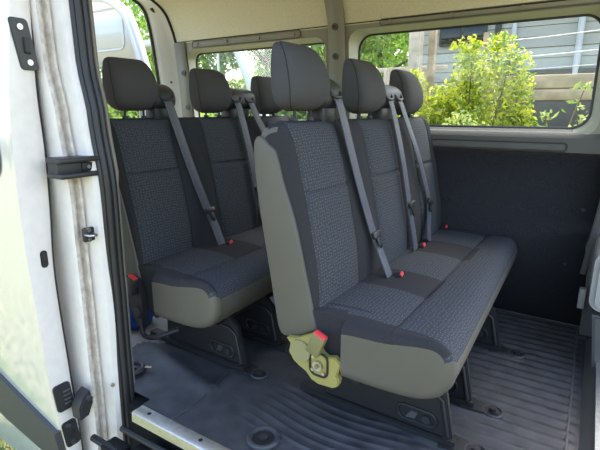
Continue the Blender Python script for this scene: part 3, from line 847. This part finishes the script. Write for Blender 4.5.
# house with grey boards
hs = empty('house', (0, 9, .9)); tag(hs, 'grey boarded house beyond the yellow-green bush', 'house')
vs = []; fs = []
zb = [.95+.17*i for i in range(15)]
for i, z in enumerate(zb):
    k = len(vs); vs += [(-3.0, -.0, z-.9), (2.4, 0, z-.9), (2.4, .02, z+.165-.9), (-3.0, .02, z+.165-.9)]; fs.append((k, k+1, k+2, k+3))
    k = len(vs); vs += [(-3.0, .02, z-.9), (2.4, .02, z-.9), (2.4, 0, z-.9), (-3.0, 0, z-.9)]; fs.append((k, k+1, k+2, k+3))
wl = mesh_obj('siding', vs, fs, M['siding'], hs, smooth=False)
box('core', (-.3, 1.5, .9), (5.38, 2.9, 2.7), M['found'], hs, .01)
box('foundation', (.3, -.06, .62), (3.6, .10, .50), M['found'], hs, .01)
wf = box('window_frame', (-2.25, -.04, 1.52), (.82, .06, .34), M['found'], hs, .01)
for xx in (-2.45, -2.05): box('pane', (xx, -.07, 1.52), (.34, .02, .26), M['darkglass'], wf, .004)
tube('downpipe', [(-.42, -.08, -.2), (-.42, -.08, 2.3)], .05, M['cloth'], hs, 10)
box('corner_board', (-1.66, -.03, 1.3), (.10, .05, 2.2), M['found'], hs, .005)
box('corner_board', (-1.40, -.03, 1.3), (.07, .05, 2.2), M['cloth'], hs, .005)
box('eave', (-.3, -.2, 2.35), (5.7, .6, .12), M['found'], hs, .02)
# retaining wall of two planks
rw = empty('plank_wall', (-.3, 6.0, .5)); tag(rw, 'low retaining wall of two weathered wooden planks behind the bush', 'wall')
for z0, z1 in ((.50, 1.215), (1.225, 1.345), (1.355, 1.50)):
    box('plank', (.2, 0, (z0+z1)/2-.5), (2.9, .10, z1-z0), M['wood'] if z0 > 1 else M['found'], rw, .012)
# wooden post and porch timbers at the left of the bush
def post(x, y, z0, z1, w, m, label, cat='post', name='wooden_post', grp=None):
    o = box(name, (0, 0, (z1-z0)/2), (w, w, z1-z0), m, None, .01); o.location = (x, y, z0); return tag(o, label, cat, grp)
post(-2.42, 7.0, .5, 2.35, .17, M['palewood'], 'thick pale wooden post left of the yellow-green bush')
post(-2.22, 7.15, .5, 2.45, .10, M['wood'], 'brown wooden post standing close behind the thick pale one')
post(-2.95, 7.2, .5, 1.75, .07, M['palewood'], 'short pale fence post seen above the middle headrest')
fr = empty('fence', (-3.0, 7.4, .5)); tag(fr, 'weathered rail fence between trees and the thick pale post', 'fence')
for z in (.55, .95, 1.25): box('rail', (0, 0, z), (1.9, .05, .07), M['palewood'], fr, .01)
for x in (-.8, .0, .6): box('fence_post', (x, .03, .6), (.08, .08, 1.35), M['palewood'], fr, .01)
wfe = empty('wire_fence', (0, 6.3, .55)); tag(wfe, 'three-wire fence stretched in front of the grey house', 'fence')
for z0, z1 in ((1.72, 1.80), (1.58, 1.64), (1.92, 2.0)):
    tube('wire', spline([(-1.3, 0, z0-.55), (-.4, -.05, (z0+z1)/2-.565), (.5, -.1, z1-.55)], 6), .006, M['wire'], wfe)
for x, y in ((-1.3, 0), (.5, -.1)): box('fence_post', (x, y, .74), (.05, .05, 1.5), M['wood'], wfe, .008)
cl_ = empty('folded_cloth', (-.02, 6.17, 1.42)); tag(cl_, 'grey and white folded cloths hanging at the right end of window', 'cloth')
for i in range(4): box('fold', (.02*i, 0, .06*i), (.16, .05, .05), [M['cloth'], M['clad']][i % 2], cl_, .015, Matrix.Rotation(R(-14), 4, 'Y'))

# trees
def tree(x, y, z, h, r, n, label, seed, m='leaft', size=.085):
    rnd = random.Random(seed); root = empty('tree', (x, y, z)); tag(root, label, 'tree')
    pts = spline([(0, 0, 0), (.08, .0, h*.3), (-.05, .05, h*.6), (.05, 0, h*.92)], 4)
    v, f = tube_vf(pts, [.13*(1-.8*i/len(pts)) for i in range(len(pts))], 8); vs = list(v); fs = list(f)
    cs = []
    for k in range(16):
        a = rnd.uniform(0, 6.28); zz = h*rnd.uniform(.12, .95); rr = r*rnd.uniform(.2, .85)
        e = Vector((rr*math.cos(a), rr*math.sin(a), zz))
        v, f = tube_vf([(0, 0, zz*.7), (e.x*.5, e.y*.5, zz*.85), tuple(e)], [.045, .03, .012], 5)
        o = len(vs); vs += v; fs += [tuple(q+o for q in ff) for ff in f]
        cs.append((e, (r*.42, r*.42, r*.36)))
    mesh_obj('trunk', vs, fs, M['bark'], root)
    leaves('crown', cs, n, size, M[m], rnd, root)
tree(-4.9, 8.6, .3, 3.2, 1.25, 7500, 'leafy tree seen just behind the front headrest, right end of smaller window', 21)
tree(-7.7, 8.6, .3, 3.4, 1.30, 7500, 'leafy tree at the left half of the smaller side window', 22)
tree(-10.9, 8.6, .3, 3.6, 1.30, 7500, 'leafy tree seen through the gap beside the open rear door', 23, 'leafg')
tree(-14.0, 8.6, .3, 3.6, 1.30, 7500, 'leafy tree seen through the window of the open rear door', 26)
tree(-5.2, 12.2, .4, 4.2, 1.6, 6000, 'pale leafy tree behind the rail fence', 24, 'leafg', .10)
tree(-6.4, 16.0, .5, 5.2, 1.9, 7000, 'distant pale tree filling the gap between nearer trees of the smaller window', 41, 'leafg', .12)
tree(-11.0, 16.2, .5, 5.4, 2.0, 7000, 'distant tree behind the left end of the smaller window', 42, 'leafg', .12)
tree(-9.0, 12.2, .4, 4.4, 1.6, 6000, 'tall leafy tree farthest back, between the nearer trees of smaller window', 27, 'leafg', .10)
tree(-13.2, 12.2, .4, 4.4, 1.6, 6000, 'pale tree farthest back beyond the rear opening', 25, 'leafg', .10)
def flowers(x, y, z, h, label, seed):
    rnd = random.Random(seed); root = empty('flowering_shrub', (x, y, z)); tag(root, label, 'shrub', 'pink flowering shrubs')
    cs = []; vs = []; fs = []
    for k in range(9):
        e = (rnd.uniform(-.5, .5), rnd.uniform(-.3, .3), h*rnd.uniform(.6, 1.))
        v, f = tube_vf([(e[0]*.3, e[1]*.3, 0), (e[0]*.7, e[1]*.7, e[2]*.6), e], [.015, .01, .005], 5)
        o = len(vs); vs += v; fs += [tuple(q+o for q in ff) for ff in f]; cs.append((e, (.25, .25, .25)))
    mesh_obj('stems', vs, fs, M['bark'], root)
    leaves('foliage', cs, 900, .05, M['leafg'], rnd, root)
    leaves('blossom', [(c[0], (.07, .07, .06)) for c in cs], 420, .035, M['pink'], rnd, root)
flowers(-4.5, 4.35, -.2, 1.6, 'pink flowering shrub behind the rear bench headrest in smaller window', 31)
flowers(-6.2, 4.3, -.2, 1.6, 'pink flowering shrub seen under the open rear door window', 32)
# pale van parked beyond: only its sloping windscreen pillar and bonnet show in the smaller window
pv = empty('parked_van', (-4.2, 5.3, .15)); tag(pv, 'white parked van with a sloping windscreen pillar, in the smaller side window', 'van')
prism('body', [(-2.6, .2), (-2.6, .82), (-.55, .82), (.28, .80), (.62, .62), (.70, .2)], 'y', .0, 1.5, M['white'], pv, bev=.05)
prism('roof', [(-2.6, 1.98), (-.35, 1.98), (-.42, 2.06), (-2.6, 2.08)], 'y', .06, 1.44, M['white'], pv, bev=.02)
for y in (.04, 1.46):
    tube('windscreen_pillar', spline([(-.36, y, 2.0), (-.20, y, 1.68), (-.03, y, 1.36), (.20, y, .80)], 5), [.050+.0035*i for i in range(16)], M['white'], pv, 10)
    tube('door_pillar', [(-.64, y, .8), (-.62, y, 1.96)], .018, M['white'], pv, 8)
prism('windscreen', [(-.30, 1.97), (.25, .80), (.23, .80), (-.32, 1.97)], 'y', .06, 1.44, M['glass'], pv)
for x in (-2.0, .15):
    cyl('wheel', (x, -.02, .26), (x, .18, .26), .30, M['black'], pv, n=24); cyl('wheel', (x, 1.32, .26), (x, 1.52, .26), .30, M['black'], pv, n=24)

# grass blades beside the open door
rnd = random.Random(5); vs = []; fs = []
for _ in range(5000):
    x = rnd.uniform(-3.6, -1.6); y = rnd.uniform(.2, 1.4); h = rnd.uniform(.03, .09); a = rnd.uniform(0, 6.28); w = .004
    k = len(vs); dx, dy = math.cos(a)*w, math.sin(a)*w; lx, ly = rnd.uniform(-.03, .03), rnd.uniform(-.03, .03)
    vs += [(x-dx, y-dy, -.552), (x+dx, y+dy, -.552), (x+lx, y+ly, -.55+h)]; fs.append((k, k+1, k+2))
gb = mesh_obj('grass', vs, fs, M['leafg'], smooth=False); tag(gb, 'short green lawn grass beside the van under the sliding door', 'grass', kind='stuff')

# ------------------------------------------------------------------ light
w = bpy.data.worlds.new('World'); scene.world = w; w.use_nodes = True; nt = w.node_tree
bg = nt.nodes['Background']; sky = nt.nodes.new('ShaderNodeTexSky'); sky.sky_type = 'NISHITA'; sky.sun_disc = False
sky.sun_elevation = R(52); sky.sun_rotation = R(20); sky.air_density = 1.2; sky.dust_density = 3.
nt.links.new(sky.outputs[0], bg.inputs['Color']); bg.inputs['Strength'].default_value = .55
sl = bpy.data.lights.new('sun', 'SUN'); sl.energy = 5.0; sl.angle = R(.6); sl.color = (1, .95, .85)
so = bpy.data.objects.new('sun', sl); COL.objects.link(so)
sdir = Vector((-.55, .12, 1.45)).normalized()       # towards the sun: beyond the far side, high
so.rotation_euler = sdir.to_track_quat('Z', 'Y').to_euler(); so.location = (3, 8, 12)

# ------------------------------------------------------------------ camera
f = 456.92; pitch = R(14.127); yaw = R(32.4855)
cam = bpy.data.cameras.new('camera'); cam.sensor_fit = 'HORIZONTAL'; cam.sensor_width = 36; cam.lens = 36*f/600; cam.clip_start = .02; cam.clip_end = 300
co = bpy.data.objects.new('camera', cam); COL.objects.link(co); co.location = (0, 0, 1.12)
fw = Vector((-math.sin(yaw)*math.cos(pitch), math.cos(yaw)*math.cos(pitch), -math.sin(pitch)))
co.rotation_euler = fw.to_track_quat('-Z', 'Y').to_euler()
scene.camera = co
vs_ = scene.view_settings; vs_.view_transform = 'Standard'; vs_.look = 'None'; vs_.gamma = 1; vs_.use_curve_mapping = False
vs_.exposure = .45
